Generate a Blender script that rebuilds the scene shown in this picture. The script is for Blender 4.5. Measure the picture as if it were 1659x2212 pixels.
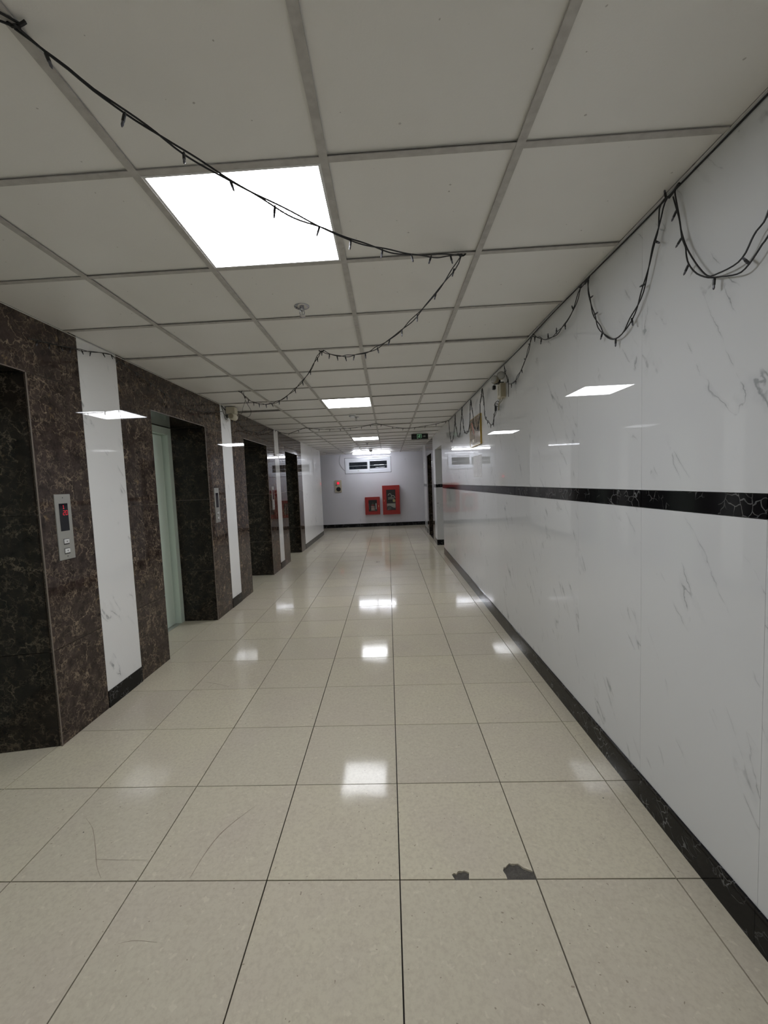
import bpy, bmesh, math, random
from mathutils import Vector, Matrix
random.seed(7)
for o in list(bpy.data.objects):
    bpy.data.objects.remove(o, do_unlink=True)
SC = bpy.context.scene
COL = SC.collection

# ------------------------------------------------------------------ camera
W_PX, H_PX, F_PX = 1659.0, 2212.0, 905.359
PPX, PPY = 829.5 - 24.4235, 1106 + 4.529
CAM_Z = 1.4712
RIGHT = Vector((0.9984404, 0.0365327, -0.0422144))
DOWN = Vector((-0.0394114, -0.0743121, -0.9964559))
FWD = Vector((-0.0395402, 0.9965656, -0.0727564))
cam_d = bpy.data.cameras.new('camera')
cam_d.sensor_fit = 'HORIZONTAL'
cam_d.sensor_width = 36.0
cam_d.lens = F_PX * 36.0 / W_PX
cam_d.shift_x = 24.4235 / W_PX
cam_d.shift_y = 4.529 / W_PX
cam_d.clip_start = 0.02
cam_d.clip_end = 100
cam = bpy.data.objects.new('camera', cam_d)
COL.objects.link(cam)
m3 = Matrix((RIGHT, -DOWN, -FWD)).transposed()
cam.matrix_world = Matrix.Translation((0, 0, CAM_Z)) @ m3.to_4x4()
SC.camera = cam

# ------------------------------------------------------------------ world, exposure
wd = bpy.data.worlds.new('night')
SC.world = wd
wd.use_nodes = True
wd.node_tree.nodes['Background'].inputs[0].default_value = (0.02, 0.025, 0.035, 1)
wd.node_tree.nodes['Background'].inputs[1].default_value = 0.3
SC.view_settings.view_transform = 'Standard'
SC.view_settings.look = 'None'
SC.view_settings.gamma = 1.0
SC.view_settings.use_curve_mapping = False
SC.view_settings.exposure = 1.19
PANEL_E = 9.0      # radiance of the ceiling light panels
TUBE_E = 18.0

# ------------------------------------------------------------------ place constants
XL, XR = -1.985, 1.08          # the two long walls
ZC = 2.492                     # ceiling grid
YB, YE = -2.9, 14.3            # wall behind, end wall
FX0, FY0, FT = -0.0142, 1.4542, 0.5      # floor joints
CX0, CY0, CT = -0.162, 1.392, 0.61       # ceiling grid lines

def ray(u, v):
    a = (u - PPX) / F_PX
    b = (v - PPY) / F_PX
    return RIGHT * a + DOWN * b + FWD
def on(u, v, ax, val):
    d = ray(u, v)
    o = Vector((0, 0, CAM_Z))
    t = (val - o[ax]) / d[ax]
    return o + d * t
def on_plane(u, v, p, n):
    d = ray(u, v)
    o = Vector((0, 0, CAM_Z))
    t = (p - o).dot(n) / d.dot(n)
    return o + d * t

# ------------------------------------------------------------------ materials
def new_mat(name):
    m = bpy.data.materials.new(name)
    m.use_nodes = True
    nt = m.node_tree
    b = nt.nodes['Principled BSDF']
    return m, nt, b
def plain(name, col, rough=0.5, metal=0.0, spec=0.5, emit=None, es=0.0):
    m, nt, b = new_mat(name)
    b.inputs['Base Color'].default_value = (*col, 1)
    b.inputs['Roughness'].default_value = rough
    b.inputs['Metallic'].default_value = metal
    b.inputs['Specular IOR Level'].default_value = spec
    if emit:
        b.inputs['Emission Color'].default_value = (*emit, 1)
        b.inputs['Emission Strength'].default_value = es
    return m
class G:
    """small node graph helper"""
    def __init__(s, nt): s.nt = nt
    def n(s, t, **k):
        nd = s.nt.nodes.new(t)
        for a, v in k.items(): setattr(nd, a, v)
        return nd
    def link(s, a, b): s.nt.links.new(a, b)
    def val(s, sock, v):
        if hasattr(v, 'node'): s.link(v, sock)
        else: sock.default_value = v
    def math(s, op, a, b=0.0, clamp=False):
        nd = s.n('ShaderNodeMath', operation=op, use_clamp=clamp)
        s.val(nd.inputs[0], a); s.val(nd.inputs[1], b)
        return nd.outputs[0]
    def mix(s, f, a, b):
        nd = s.n('ShaderNodeMix', data_type='RGBA')
        s.val(nd.inputs[0], f)
        s.val(nd.inputs[6], a if hasattr(a, 'node') else (*a, 1))
        s.val(nd.inputs[7], b if hasattr(b, 'node') else (*b, 1))
        return nd.outputs[2]
    def ramp(s, x, lo, hi, a=0.0, b=1.0):
        nd = s.n('ShaderNodeMapRange', clamp=True)
        s.val(nd.inputs[0], x)
        for i, v in zip((1, 2, 3, 4), (lo, hi, a, b)): nd.inputs[i].default_value = v
        return nd.outputs[0]
    def pos(s): return s.n('ShaderNodeNewGeometry').outputs['Position']
    def rnd(s): return s.n('ShaderNodeObjectInfo').outputs['Random']
    def mapping(s, v, loc=(0, 0, 0), rot=(0, 0, 0), sc=(1, 1, 1)):
        nd = s.n('ShaderNodeMapping')
        s.link(v, nd.inputs[0])
        nd.inputs[1].default_value = loc; nd.inputs[2].default_value = rot; nd.inputs[3].default_value = sc
        return nd.outputs[0]
    def noise(s, v, scale, detail=2.0, rough=0.5, dist=0.0, col=False):
        nd = s.n('ShaderNodeTexNoise')
        s.link(v, nd.inputs['Vector'])
        nd.inputs['Scale'].default_value = scale; nd.inputs['Detail'].default_value = detail
        nd.inputs['Roughness'].default_value = rough; nd.inputs['Distortion'].default_value = dist
        return nd.outputs['Color' if col else 'Fac']
    def vadd(s, a, b, k):
        m = s.n('ShaderNodeVectorMath', operation='SCALE'); s.link(b, m.inputs[0]); m.inputs[3].default_value = k
        ad = s.n('ShaderNodeVectorMath', operation='ADD'); s.link(a, ad.inputs[0]); s.link(m.outputs[0], ad.inputs[1])
        return ad.outputs[0]
    def voro(s, v, scale):
        nd = s.n('ShaderNodeTexVoronoi', feature='DISTANCE_TO_EDGE')
        s.link(v, nd.inputs['Vector']); nd.inputs['Scale'].default_value = scale
        return nd.outputs['Distance']
    def bump(s, h, strength, dist=0.002):
        nd = s.n('ShaderNodeBump'); s.link(h, nd.inputs['Height'])
        nd.inputs['Strength'].default_value = strength; nd.inputs['Distance'].default_value = dist
        return nd.outputs[0]

def shifted(g):
    """world position moved by a random amount per piece, so no two tiles repeat"""
    p = g.pos(); r = g.rnd()
    c = g.n('ShaderNodeCombineXYZ')
    g.link(g.math('MULTIPLY', r, 31.0), c.inputs[0]); g.link(g.math('MULTIPLY', r, 17.0), c.inputs[1]); g.link(g.math('MULTIPLY', r, 23.0), c.inputs[2])
    ad = g.n('ShaderNodeVectorMath', operation='ADD'); g.link(p, ad.inputs[0]); g.link(c.outputs[0], ad.inputs[1])
    return ad.outputs[0]

def mat_white_tile(name, c0, c1, ang):
    m, nt, b = new_mat(name); g = G(nt)
    p = shifted(g)
    q = g.mapping(p, rot=(math.radians(ang), 0, 0))
    q = g.mapping(q, sc=(1.5, 6.0, 1.15))
    q = g.vadd(q, g.noise(p, 10.0, 4, 0.6, col=True), 0.16)
    n1 = g.noise(q, 1.25, 2.0, 0.5)
    d = g.math('ABSOLUTE', g.math('SUBTRACT', n1, 0.5))
    line = g.ramp(d, 0.0015, 0.009, 1, 0)
    halo = g.math('MULTIPLY', g.ramp(d, 0.0, 0.05, 1, 0), 0.22)
    mask = g.ramp(g.noise(p, 3.6, 2), 0.53, 0.60)
    mask2 = g.ramp(g.noise(p, 14.0, 2), 0.40, 0.58)
    f = g.math('MULTIPLY', g.math('MULTIPLY', g.math('MAXIMUM', line, halo), mask), g.math('MULTIPLY', mask2, 0.72))
    c = g.mix(g.math('MULTIPLY', g.ramp(g.noise(q, 0.5, 2), 0.55, 0.75), 0.12), c0, c1)
    c = g.mix(f, c, (0.27, 0.285, 0.30))
    g.link(c, b.inputs['Base Color'])
    b.inputs['Roughness'].default_value = 0.004
    b.inputs['Specular IOR Level'].default_value = 0.5
    g.link(g.bump(g.noise(p, 2.6, 1), 0.009, 0.01), b.inputs['Normal'])
    return m
def mat_marble(name, base, lite, vein, gold, rough=0.03, amount=1.0):
    m, nt, b = new_mat(name); g = G(nt)
    p = shifted(g)
    def ridge(scale, det, w, dist):
        n = g.noise(g.vadd(p, g.noise(p, scale * 1.7, 3, 0.6, col=True), dist), scale, det, 0.55)
        return g.ramp(g.math('ABSOLUTE', g.math('SUBTRACT', n, 0.5)), 0.0, w, 1, 0)
    pd2 = g.vadd(p, g.noise(p, 26.0, 3, col=True), 0.06)
    r1 = g.math('MULTIPLY', ridge(6.0, 5, 0.013, 0.05), g.ramp(g.noise(p, 5.0, 3), 0.44, 0.60))
    r2 = g.math('MULTIPLY', ridge(15.0, 4, 0.026, 0.03), g.ramp(g.noise(p, 9.0, 3), 0.42, 0.62))
    r3 = g.math('MULTIPLY', g.ramp(g.voro(pd2, 30.0), 0.0, 0.07, 1, 0), g.ramp(g.noise(p, 13.0, 3), 0.46, 0.66))
    c = g.mix(g.ramp(g.noise(pd2, 18.0, 5, 0.6), 0.32, 0.72), base, lite)
    c = g.mix(g.math('MULTIPLY', r3, 0.45 * amount), c, vein)
    c = g.mix(g.math('MULTIPLY', r2, 0.55 * amount), c, vein)
    c = g.mix(g.math('MULTIPLY', r1, 0.8 * amount), c, vein)
    blot = g.math('MULTIPLY', g.ramp(g.noise(pd2, 12.0, 5, 0.65), 0.63, 0.72), 0.6 * amount)
    c = g.mix(blot, c, gold)
    g.link(c, b.inputs['Base Color'])
    b.inputs['Roughness'].default_value = rough
    b.inputs['Specular IOR Level'].default_value = 0.28
    return m
def mat_floor():
    m, nt, b = new_mat('beige_floor_tile'); g = G(nt)
    p = shifted(g); r = g.rnd()
    c = g.mix(r, (0.675, 0.62, 0.48), (0.62, 0.57, 0.455))
    c = g.mix(g.ramp(g.noise(p, 3.0, 2), 0.4, 0.75, 0, 0.55), c, (0.60, 0.53, 0.45))
    c = g.mix(g.ramp(g.noise(p, 70.0, 3, 0.6), 0.42, 0.75, 0, 0.5), c, (0.47, 0.41, 0.32))
    c = g.mix(g.ramp(g.noise(g.vadd(p, g.noise(p, 30, 2, col=True), 0.03), 45.0, 2), 0.64, 0.70, 0, 0.45), c, (0.75, 0.69, 0.56))
    c = g.mix(g.ramp(g.noise(p, 95.0, 0), 0.845, 0.86, 0, 0.6), c, (0.2, 0.15, 0.1))
    g.link(c, b.inputs['Base Color'])
    g.link(g.ramp(g.noise(p, 8.0, 3), 0.3, 0.7, 0.06, 0.10), b.inputs['Roughness'])
    b.inputs['Specular IOR Level'].default_value = 0.15
    g.link(g.bump(g.noise(p, 9.0, 2), 0.03, 0.01), b.inputs['Normal'])
    return m
def mat_ceiling():
    m, nt, b = new_mat('ceiling_board'); g = G(nt)
    p = g.pos(); r = g.rnd()
    c = g.mix(r, (0.94, 0.93, 0.905), (0.90, 0.89, 0.865))
    c = g.mix(g.ramp(g.noise(p, 2.0, 3), 0.4, 0.7, 0, 0.35), c, (0.86, 0.835, 0.80))
    c = g.mix(g.ramp(g.noise(p, 60.0, 0), 0.862, 0.875, 0, 0.5), c, (0.25, 0.22, 0.2))
    g.link(c, b.inputs['Base Color'])
    b.inputs['Roughness'].default_value = 0.42
    b.inputs['Specular IOR Level'].default_value = 0.5
    g.link(g.bump(g.noise(p, 160.0, 2), 0.12, 0.002), b.inputs['Normal'])
    return m
def mat_bar():
    m, nt, b = new_mat('grey_ceiling_bar'); g = G(nt)
    p = g.pos()
    c = g.mix(g.ramp(g.noise(p, 30.0, 4), 0.35, 0.7), (0.58, 0.56, 0.535), (0.47, 0.45, 0.43))
    g.link(c, b.inputs['Base Color'])
    b.inputs['Roughness'].default_value = 0.55
    return m
def mat_end():
    m, nt, b = new_mat('grey_gloss_wall'); g = G(nt)
    p = g.pos()
    c = g.mix(g.ramp(g.noise(p, 0.8, 2), 0.3, 0.7), (0.79, 0.785, 0.83), (0.73, 0.725, 0.765))
    c = g.mix(g.ramp(g.noise(p, 6.0, 2), 0.70, 0.78, 0, 0.3), c, (0.42, 0.42, 0.43))
    g.link(c, b.inputs['Base Color'])
    b.inputs['Roughness'].default_value = 0.03
    b.inputs['Specular IOR Level'].default_value = 0.3
    return m
def mat_black():
    m, nt, b = new_mat('black_tile'); g = G(nt)
    p = shifted(g)
    pd = g.vadd(p, g.noise(p, 10, 3, col=True), 0.1)
    v = g.ramp(g.voro(pd, 24.0), 0.0, 0.045, 1, 0)
    mk = g.ramp(g.noise(p, 9.0, 3), 0.46, 0.6)
    c = g.mix(g.math('MULTIPLY', g.math('MULTIPLY', v, mk), 0.6), (0.006, 0.006, 0.007), (0.33, 0.33, 0.33))
    g.link(c, b.inputs['Base Color'])
    b.inputs['Roughness'].default_value = 0.08
    b.inputs['Specular IOR Level'].default_value = 0.2
    return m
def mat_mortar():
    m, nt, b = new_mat('broken_mortar'); g = G(nt)
    p = g.pos()
    c = g.mix(g.noise(p, 90.0, 4, 0.7), (0.03, 0.028, 0.025), (0.17, 0.155, 0.135))
    g.link(c, b.inputs['Base Color'])
    b.inputs['Roughness'].default_value = 0.9
    g.link(g.bump(g.noise(p, 120.0, 4), 0.8, 0.004), b.inputs['Normal'])
    return m
def mat_picture():
    m, nt, b = new_mat('picture_print'); g = G(nt)
    p = g.pos()
    c = g.mix(g.ramp(g.noise(p, 9.0, 4, 0.6), 0.3, 0.7), (0.20, 0.14, 0.11), (0.30, 0.25, 0.17))
    c = g.mix(g.ramp(g.noise(p, 21.0, 3), 0.58, 0.68, 0, 0.8), c, (0.10, 0.07, 0.05))
    g.link(c, b.inputs['Base Color']); b.inputs['Roughness'].default_value = 0.1
    return m
def mat_paper():
    m, nt, b = new_mat('printed_paper'); g = G(nt)
    tc = g.n('ShaderNodeTexCoord').outputs['Object']
    w = g.n('ShaderNodeTexWave', bands_direction='Z'); g.link(tc, w.inputs[0]); w.inputs['Scale'].default_value = 22.0
    n = g.noise(g.mapping(tc, sc=(1, 60, 25)), 1.0, 1)
    f = g.math('MULTIPLY', g.ramp(w.outputs['Fac'], 0.55, 0.7), g.ramp(n, 0.42, 0.5))
    c = g.mix(g.math('MULTIPLY', f, 0.5), (0.78, 0.77, 0.79), (0.25, 0.25, 0.27))
    g.link(c, b.inputs['Base Color']); b.inputs['Roughness'].default_value = 0.6
    return m

M = dict(
    white=mat_white_tile('white_veined_tile', (0.725, 0.735, 0.745), (0.66, 0.675, 0.69), 35),
    strip=mat_white_tile('bright_white_tile', (0.93, 0.935, 0.935), (0.86, 0.87, 0.88), -35),
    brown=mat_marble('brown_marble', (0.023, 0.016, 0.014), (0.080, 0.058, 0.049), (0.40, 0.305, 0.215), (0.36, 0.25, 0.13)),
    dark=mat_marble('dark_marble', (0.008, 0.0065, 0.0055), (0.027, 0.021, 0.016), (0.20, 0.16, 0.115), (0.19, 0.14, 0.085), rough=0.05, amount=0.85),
    floor=mat_floor(), ceil=mat_ceiling(), bar=mat_bar(), end=mat_end(), black=mat_black(), mortar=mat_mortar(),
    picture=mat_picture(), paper=mat_paper(),
    grout_dark=plain('dark_grout', (0.020, 0.014, 0.011), 0.9),
    grout_tan=plain('tan_grout', (0.48, 0.40, 0.33), 0.8),
    grout_white=plain('white_grout', (0.62, 0.62, 0.60), 0.8),
    edge=plain('marble_cut_edge', (0.19, 0.155, 0.13), 0.4),
    slab=plain('plenum_slab', (0.05, 0.05, 0.05), 0.9),
    plaster=plain('plaster', (0.55, 0.55, 0.53), 0.7),
    green_wall=plain('pale_green_door', (0.74, 0.85, 0.75), 0.3, 0.0, 0.5),
    gap=plain('door_gap', (0.01, 0.012, 0.01), 0.8),
    steel=plain('brushed_steel', (0.55, 0.55, 0.52), 0.38, 0.75),
    steel_dark=plain('dark_steel', (0.10, 0.10, 0.10), 0.4, 0.5),
    chrome=plain('chrome', (0.55, 0.55, 0.58), 0.2, 1.0),
    screen=plain('display_glass', (0.008, 0.008, 0.014), 0.08),
    led=plain('red_led', (0.3, 0.01, 0.02), 0.5, 0, 0.5, (1.0, 0.02, 0.05), 0.2),
    whitep=plain('white_plastic', (0.78, 0.78, 0.78), 0.35),
    upvc=plain('white_window_frame', (0.86, 0.88, 0.93), 0.3),
    cream=plain('aged_cream_plastic', (0.56, 0.52, 0.40), 0.45),
    cream_dark=plain('aged_tan_plastic', (0.33, 0.29, 0.20), 0.5),
    blackp=plain('black_plastic', (0.008, 0.008, 0.008), 0.4),
    wire=plain('black_wire', (0.012, 0.012, 0.013), 0.45),
    greywire=plain('grey_wire', (0.35, 0.35, 0.37), 0.5),
    tan_wire=plain('tan_wire', (0.30, 0.27, 0.17), 0.5),
    bulbtip=plain('clear_bulb_tip', (0.10, 0.10, 0.12), 0.3),
    red=plain('red_paint', (0.31, 0.013, 0.011), 0.3),
    red_deep=plain('red_cylinder', (0.30, 0.015, 0.012), 0.25),
    inside=plain('cabinet_inside', (0.015, 0.012, 0.015), 0.7),
    hose=plain('canvas_hose', (0.62, 0.60, 0.52), 0.8),
    label=plain('print_label', (0.70, 0.45, 0.35), 0.5),
    gold=plain('gold_frame', (0.42, 0.28, 0.06), 0.3, 0.4),
    brass=plain('brass', (0.55, 0.48, 0.22), 0.3, 0.8),
    redprint=plain('red_print', (0.42, 0.06, 0.03), 0.5),
    paleprint=plain('pale_print', (0.60, 0.55, 0.46), 0.5),
    sign_green=plain('exit_sign_green', (0.25, 0.48, 0.30), 0.4, 0, 0.5, (0.25, 0.55, 0.32), 0.12),
    sign_text=plain('exit_sign_text', (0.07, 0.08, 0.09), 0.5),
    sign_arrow=plain('exit_sign_arrow', (0.5, 0.58, 0.52), 0.5),
    lens=plain('lamp_lens', (0.42, 0.42, 0.40), 0.12),
    crack=plain('crack_line', (0.22, 0.17, 0.12), 0.8),
)
def emit_mat(name, col, s):
    m = bpy.data.materials.new(name); m.use_nodes = True
    nt = m.node_tree; nt.nodes.remove(nt.nodes['Principled BSDF'])
    e = nt.nodes.new('ShaderNodeEmission'); e.inputs[0].default_value = (*col, 1); e.inputs[1].default_value = s
    nt.links.new(e.outputs[0], nt.nodes['Material Output'].inputs[0])
    return m
M['panel'] = emit_mat('lit_diffuser', (0.965, 0.985, 1.03), PANEL_E)
M['tube'] = emit_mat('lit_tube', (0.94, 0.97, 1.06), TUBE_E)
def glass_mat():
    m = bpy.data.materials.new('window_glass'); m.use_nodes = True
    b = m.node_tree.nodes['Principled BSDF']
    b.inputs['Base Color'].default_value = (0.95, 0.97, 0.97, 1); b.inputs['Roughness'].default_value = 0.01
    b.inputs['Transmission Weight'].default_value = 1.0; b.inputs['IOR'].default_value = 1.45
    return m
M['glass'] = glass_mat()

# ------------------------------------------------------------------ object helpers
def mesh_obj(name, bm, mat, parent=None, loc=(0, 0, 0), smooth=False):
    me = bpy.data.meshes.new(name); bm.to_mesh(me); bm.free()
    for mm in (mat if isinstance(mat, (list, tuple)) else [mat]): me.materials.append(mm)
    if smooth:
        for p in me.polygons: p.use_smooth = True
    o = bpy.data.objects.new(name, me); COL.objects.link(o); o.location = loc
    if parent: o.parent = parent
    return o
def tag(o, label=None, cat=None, group=None, kind=None):
    if label: o['label'] = label
    if cat: o['category'] = cat
    if group: o['group'] = group
    if kind: o['kind'] = kind
    return o
def thing(name, loc, label, cat, group=None, rotz=0.0):
    o = bpy.data.objects.new(name, None); COL.objects.link(o)
    o.location = loc; o.rotation_euler = (0, 0, rotz); o.empty_display_size = 0.05
    return tag(o, label, cat, group)
def bbox(bm, lo, hi, mi=0):
    v = [bm.verts.new((x, y, z)) for x in (lo[0], hi[0]) for y in (lo[1], hi[1]) for z in (lo[2], hi[2])]
    for f in ((0, 1, 3, 2), (4, 6, 7, 5), (0, 4, 5, 1), (2, 3, 7, 6), (0, 2, 6, 4), (1, 5, 7, 3)):
        bm.faces.new([v[i] for i in f]).material_index = mi
def boxes(name, lst, mat, parent=None, loc=(0, 0, 0), bevel=0.0):
    bm = bmesh.new()
    for lo, hi in lst: bbox(bm, lo, hi)
    if bevel:
        bmesh.ops.bevel(bm, geom=bm.edges[:], offset=bevel, segments=2, affect='EDGES')
    return mesh_obj(name, bm, mat, parent, loc)
_cache = {}
def piece(name, lo, hi, mat, parent, bev=0.0):
    """one tile/board: box mesh shared between pieces of equal size"""
    d = tuple(round(h - l, 4) for l, h in zip(lo, hi))
    c = tuple((l + h) / 2 for l, h in zip(lo, hi))
    key = (name, d, mat.name, bev)
    if key not in _cache:
        bm = bmesh.new(); bbox(bm, tuple(-x / 2 for x in d), tuple(x / 2 for x in d))
        if bev: bmesh.ops.bevel(bm, geom=bm.edges[:], offset=bev, segments=1, affect='EDGES')
        me = bpy.data.meshes.new(name); bm.to_mesh(me); bm.free(); me.materials.append(mat); _cache[key] = me
    o = bpy.data.objects.new(name, _cache[key]); COL.objects.link(o)
    o.location = c; o.parent = parent
    return o
def lathe(bm, prof, axis='Z', c=(0, 0, 0), n=20, mi=0):
    """prof: list of (radius, height) revolved about an axis through c"""
    rings = []
    for r, h in prof:
        ring = []
        for i in range(n):
            a = 2 * math.pi * i / n
            p = (r * math.cos(a), r * math.sin(a), h)
            if axis == 'X': p = (h, r * math.cos(a), r * math.sin(a))
            if axis == 'Y': p = (r * math.cos(a), h, r * math.sin(a))
            ring.append(bm.verts.new(Vector(p) + Vector(c)))
        rings.append(ring)
    for a, b in zip(rings, rings[1:]):
        for i in range(n):
            bm.faces.new((a[i], a[(i + 1) % n], b[(i + 1) % n], b[i])).material_index = mi
    for rg in (rings[0], rings[-1]):
        try: bm.faces.new(rg).material_index = mi
        except ValueError: pass
    bmesh.ops.recalc_face_normals(bm, faces=bm.faces)
def catmull(pts, step):
    pts = [Vector(p) for p in pts]
    out = []
    for i in range(len(pts) - 1):
        p0 = pts[i - 1] if i else pts[0] * 2 - pts[1]
        p1, p2 = pts[i], pts[i + 1]
        p3 = pts[i + 2] if i + 2 < len(pts) else pts[-1] * 2 - pts[-2]
        k = max(2, int((p2 - p1).length / step))
        for j in range(k):
            t = j / k
            out.append(0.5 * ((2 * p1) + (p2 - p0) * t + (2 * p0 - 5 * p1 + 4 * p2 - p3) * t * t + (3 * p1 - p0 - 3 * p2 + p3) * t ** 3))
    out.append(pts[-1])
    return out
def tube(bm, pts, r, n=5, mi=0):
    prev = None
    N = Vector((0, 0, 1))
    for i, p in enumerate(pts):
        t = (pts[min(i + 1, len(pts) - 1)] - pts[max(i - 1, 0)])
        t = t.normalized() if t.length > 1e-9 else Vector((1, 0, 0))
        u = N - t * N.dot(t)
        if u.length < 0.05: u = Vector((1, 0, 0)) - t * t.x
        u.normalize(); N = u; w = t.cross(u)
        ring = [bm.verts.new(p + (u * math.cos(2 * math.pi * k / n) + w * math.sin(2 * math.pi * k / n)) * r) for k in range(n)]
        if prev:
            for k in range(n): bm.faces.new((prev[k], prev[(k + 1) % n], ring[(k + 1) % n], ring[k])).material_index = mi
        else: bm.faces.new(ring[::-1]).material_index = mi
        prev = ring
    bm.faces.new(prev).material_index = mi

# ================================================================== FLOOR
OPEN_R = (8.41, 9.50)         # passage in the right wall
RECS = [(-1.05, 0.01), (1.245, 2.302), (3.535, 4.586), (5.827, 6.93), (8.165, 9.25)]   # lift openings, left wall
XDOOR = -2.43
L_END, R_END = 12.45, 12.75
floor = boxes('floor', [((-5.0, YB - 0.3, -0.2), (4.2, YE + 0.2, -0.010))], M['grout_dark'])
tag(floor, 'beige square tiled floor with dark joints', None, None, 'structure')
GJ = 0.0024
def floor_rects():
    k0 = int(math.floor((YB - FY0) / FT)); k1 = int(math.ceil((YE - FY0) / FT))
    for k in range(k0, k1):
        y0, y1 = FY0 + k * FT, FY0 + (k + 1) * FT
        y0, y1 = max(y0, YB), min(y1, YE)
        cols = [(-4, -4), (-3, -3), (-2, -2), (-1, -1), (0, 0), (1, 1)]
        for i, _ in cols: yield i, k, FX0 + i * FT, FX0 + (i + 1) * FT, y0, y1
        x2 = FX0 + 2 * FT
        if y1 > OPEN_R[0] and y0 < 9.6 or y0 > R_END - 0.3:
            for i in (2, 3, 4): yield i, k, FX0 + i * FT, FX0 + (i + 1) * FT, y0, y1
        else: yield 2, k, x2, XR + 0.02, y0, y1
        if any(y1 > a and y0 < b for a, b in RECS) or y0 > L_END - 0.3:
            yield -5, k, -2.514, -2.0142, y0, y1
            if y0 > L_END - 0.3: yield -6, k, -3.014, -2.514, y0, y1
chip_tile = None
for i, k, x0, x1, y0, y1 in floor_rects():
    if (i, k) == (0, 0): continue      # the chipped tile is modelled by hand below
    t = piece('tile', (x0 + GJ, y0 + GJ, -0.010), (x1 - GJ, y1 - GJ, 0.0), M['floor'], floor)
    t.rotation_euler = (random.uniform(-1, 1) * 0.0011, random.uniform(-1, 1) * 0.0011, random.uniform(-1, 1) * 0.0012)
# chipped tile with two bites broken out of its near edge
a, b_ = FX0 + GJ, FX0 + FT - GJ
c, d = FY0 + GJ, FY0 + FT - GJ
outl = [(a, c), (0.188, c), (0.1805, 1.474), (0.190, 1.480), (0.199, 1.477), (0.204, 1.486), (0.212, 1.489), (0.222, 1.487), (0.229, 1.490), (0.2365, 1.487), (0.246, 1.482), (0.243, 1.468), (0.241, c),
        (0.381, c), (0.380, 1.471), (0.374, 1.488), (0.377, 1.494), (0.380, 1.503), (0.386, 1.502), (0.394, 1.510), (0.405, 1.5185), (0.4175, 1.516), (0.438, 1.517), (0.446, 1.509), (0.453, 1.501), (0.470, 1.493), (b_, 1.486), (b_, d), (a, d)]
bm = bmesh.new()
top = [bm.verts.new((x, y, 0.0)) for x, y in outl]
bot = [bm.verts.new((x, y, -0.010)) for x, y in outl]
bm.faces.new(top); bm.faces.new(bot[::-1])
for j in range(len(outl)):
    bm.faces.new((top[j], bot[j], bot[(j + 1) % len(outl)], top[(j + 1) % len(outl)]))
bmesh.ops.recalc_face_normals(bm, faces=bm.faces)
bmesh.ops.triangulate(bm, faces=[f for f in bm.faces if len(f.verts) > 4])
chip_tile = mesh_obj('tile', bm, M['floor'], floor)
tag(chip_tile, 'floor tile with two pieces broken from its edge')
bm = bmesh.new()
for (x0, x1, y1, n) in ((0.178, 0.249, 1.493, 8), (0.372, 0.486, 1.521, 10)):
    gv = [[bm.verts.new((x0 + (x1 - x0) * i / n, c + (y1 - c) * j / 5, -0.0085 + random.random() * 0.005)) for j in range(6)] for i in range(n + 1)]
    for i in range(n):
        for j in range(5): bm.faces.new((gv[i][j], gv[i + 1][j], gv[i + 1][j + 1], gv[i][j + 1]))
mesh_obj('exposed_mortar', bm, M['mortar'], chip_tile)
# hairline cracks, thin slivers lying on the tiles
def crack(pix, w):
    pts = catmull([on(u, v, 2, 0.0) for u, v in pix], 0.02)
    bm = bmesh.new(); prev = None
    for i, p in enumerate(pts):
        t = (pts[min(i + 1, len(pts) - 1)] - pts[max(i - 1, 0)]).normalized()
        s = Vector((-t.y, t.x, 0)) * w * (0.4 + 0.6 * math.sin(math.pi * (i + 0.5) / len(pts))) * random.uniform(0.7, 1.2)
        z = Vector((0, 0, 0.0006))
        cur = (bm.verts.new(p + s + z), bm.verts.new(p - s + z))
        if prev: bm.faces.new((prev[0], prev[1], cur[1], cur[0]))
        prev = cur
    mesh_obj('crack', bm, M['crack'], floor)
crack([(410, 1897), (440, 1848), (470, 1808), (500, 1780), (530, 1757), (556, 1738)], 0.0011)
crack([(186, 1768), (200, 1790), (206, 1830), (209, 1870), (218, 1897)], 0.0009)
crack([(206, 1856), (250, 1858), (318, 1858)], 0.0006)
crack([(440, 1473), (462, 1476), (495, 1484)], 0.0016)
crack([(450, 1486), (463, 1476)], 0.0012)
crack([(256, 2039), (290, 2032), (340, 2036)], 0.0006)
# dirt marks further down the hall
for u, v, s in ((680, 1191, 0.03), (814, 1214, 0.03), (819, 1213.5, 0.02), (1303, 1724, 0.004), (361 / 2, 1798, 0.004), (250, 1651, 0.003)):
    p = on(u, v, 2, 0.0)
    bm = bmesh.new()
    rim = [bm.verts.new((p.x + s * (0.6 + random.random() * 0.5) * math.cos(k * 0.785), p.y + s * (0.6 + random.random() * 0.5) * math.sin(k * 0.785), 0.0007)) for k in range(8)]
    bm.faces.new(rim)
    mesh_obj('chip_mark', bm, M['mortar'], floor)

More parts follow.
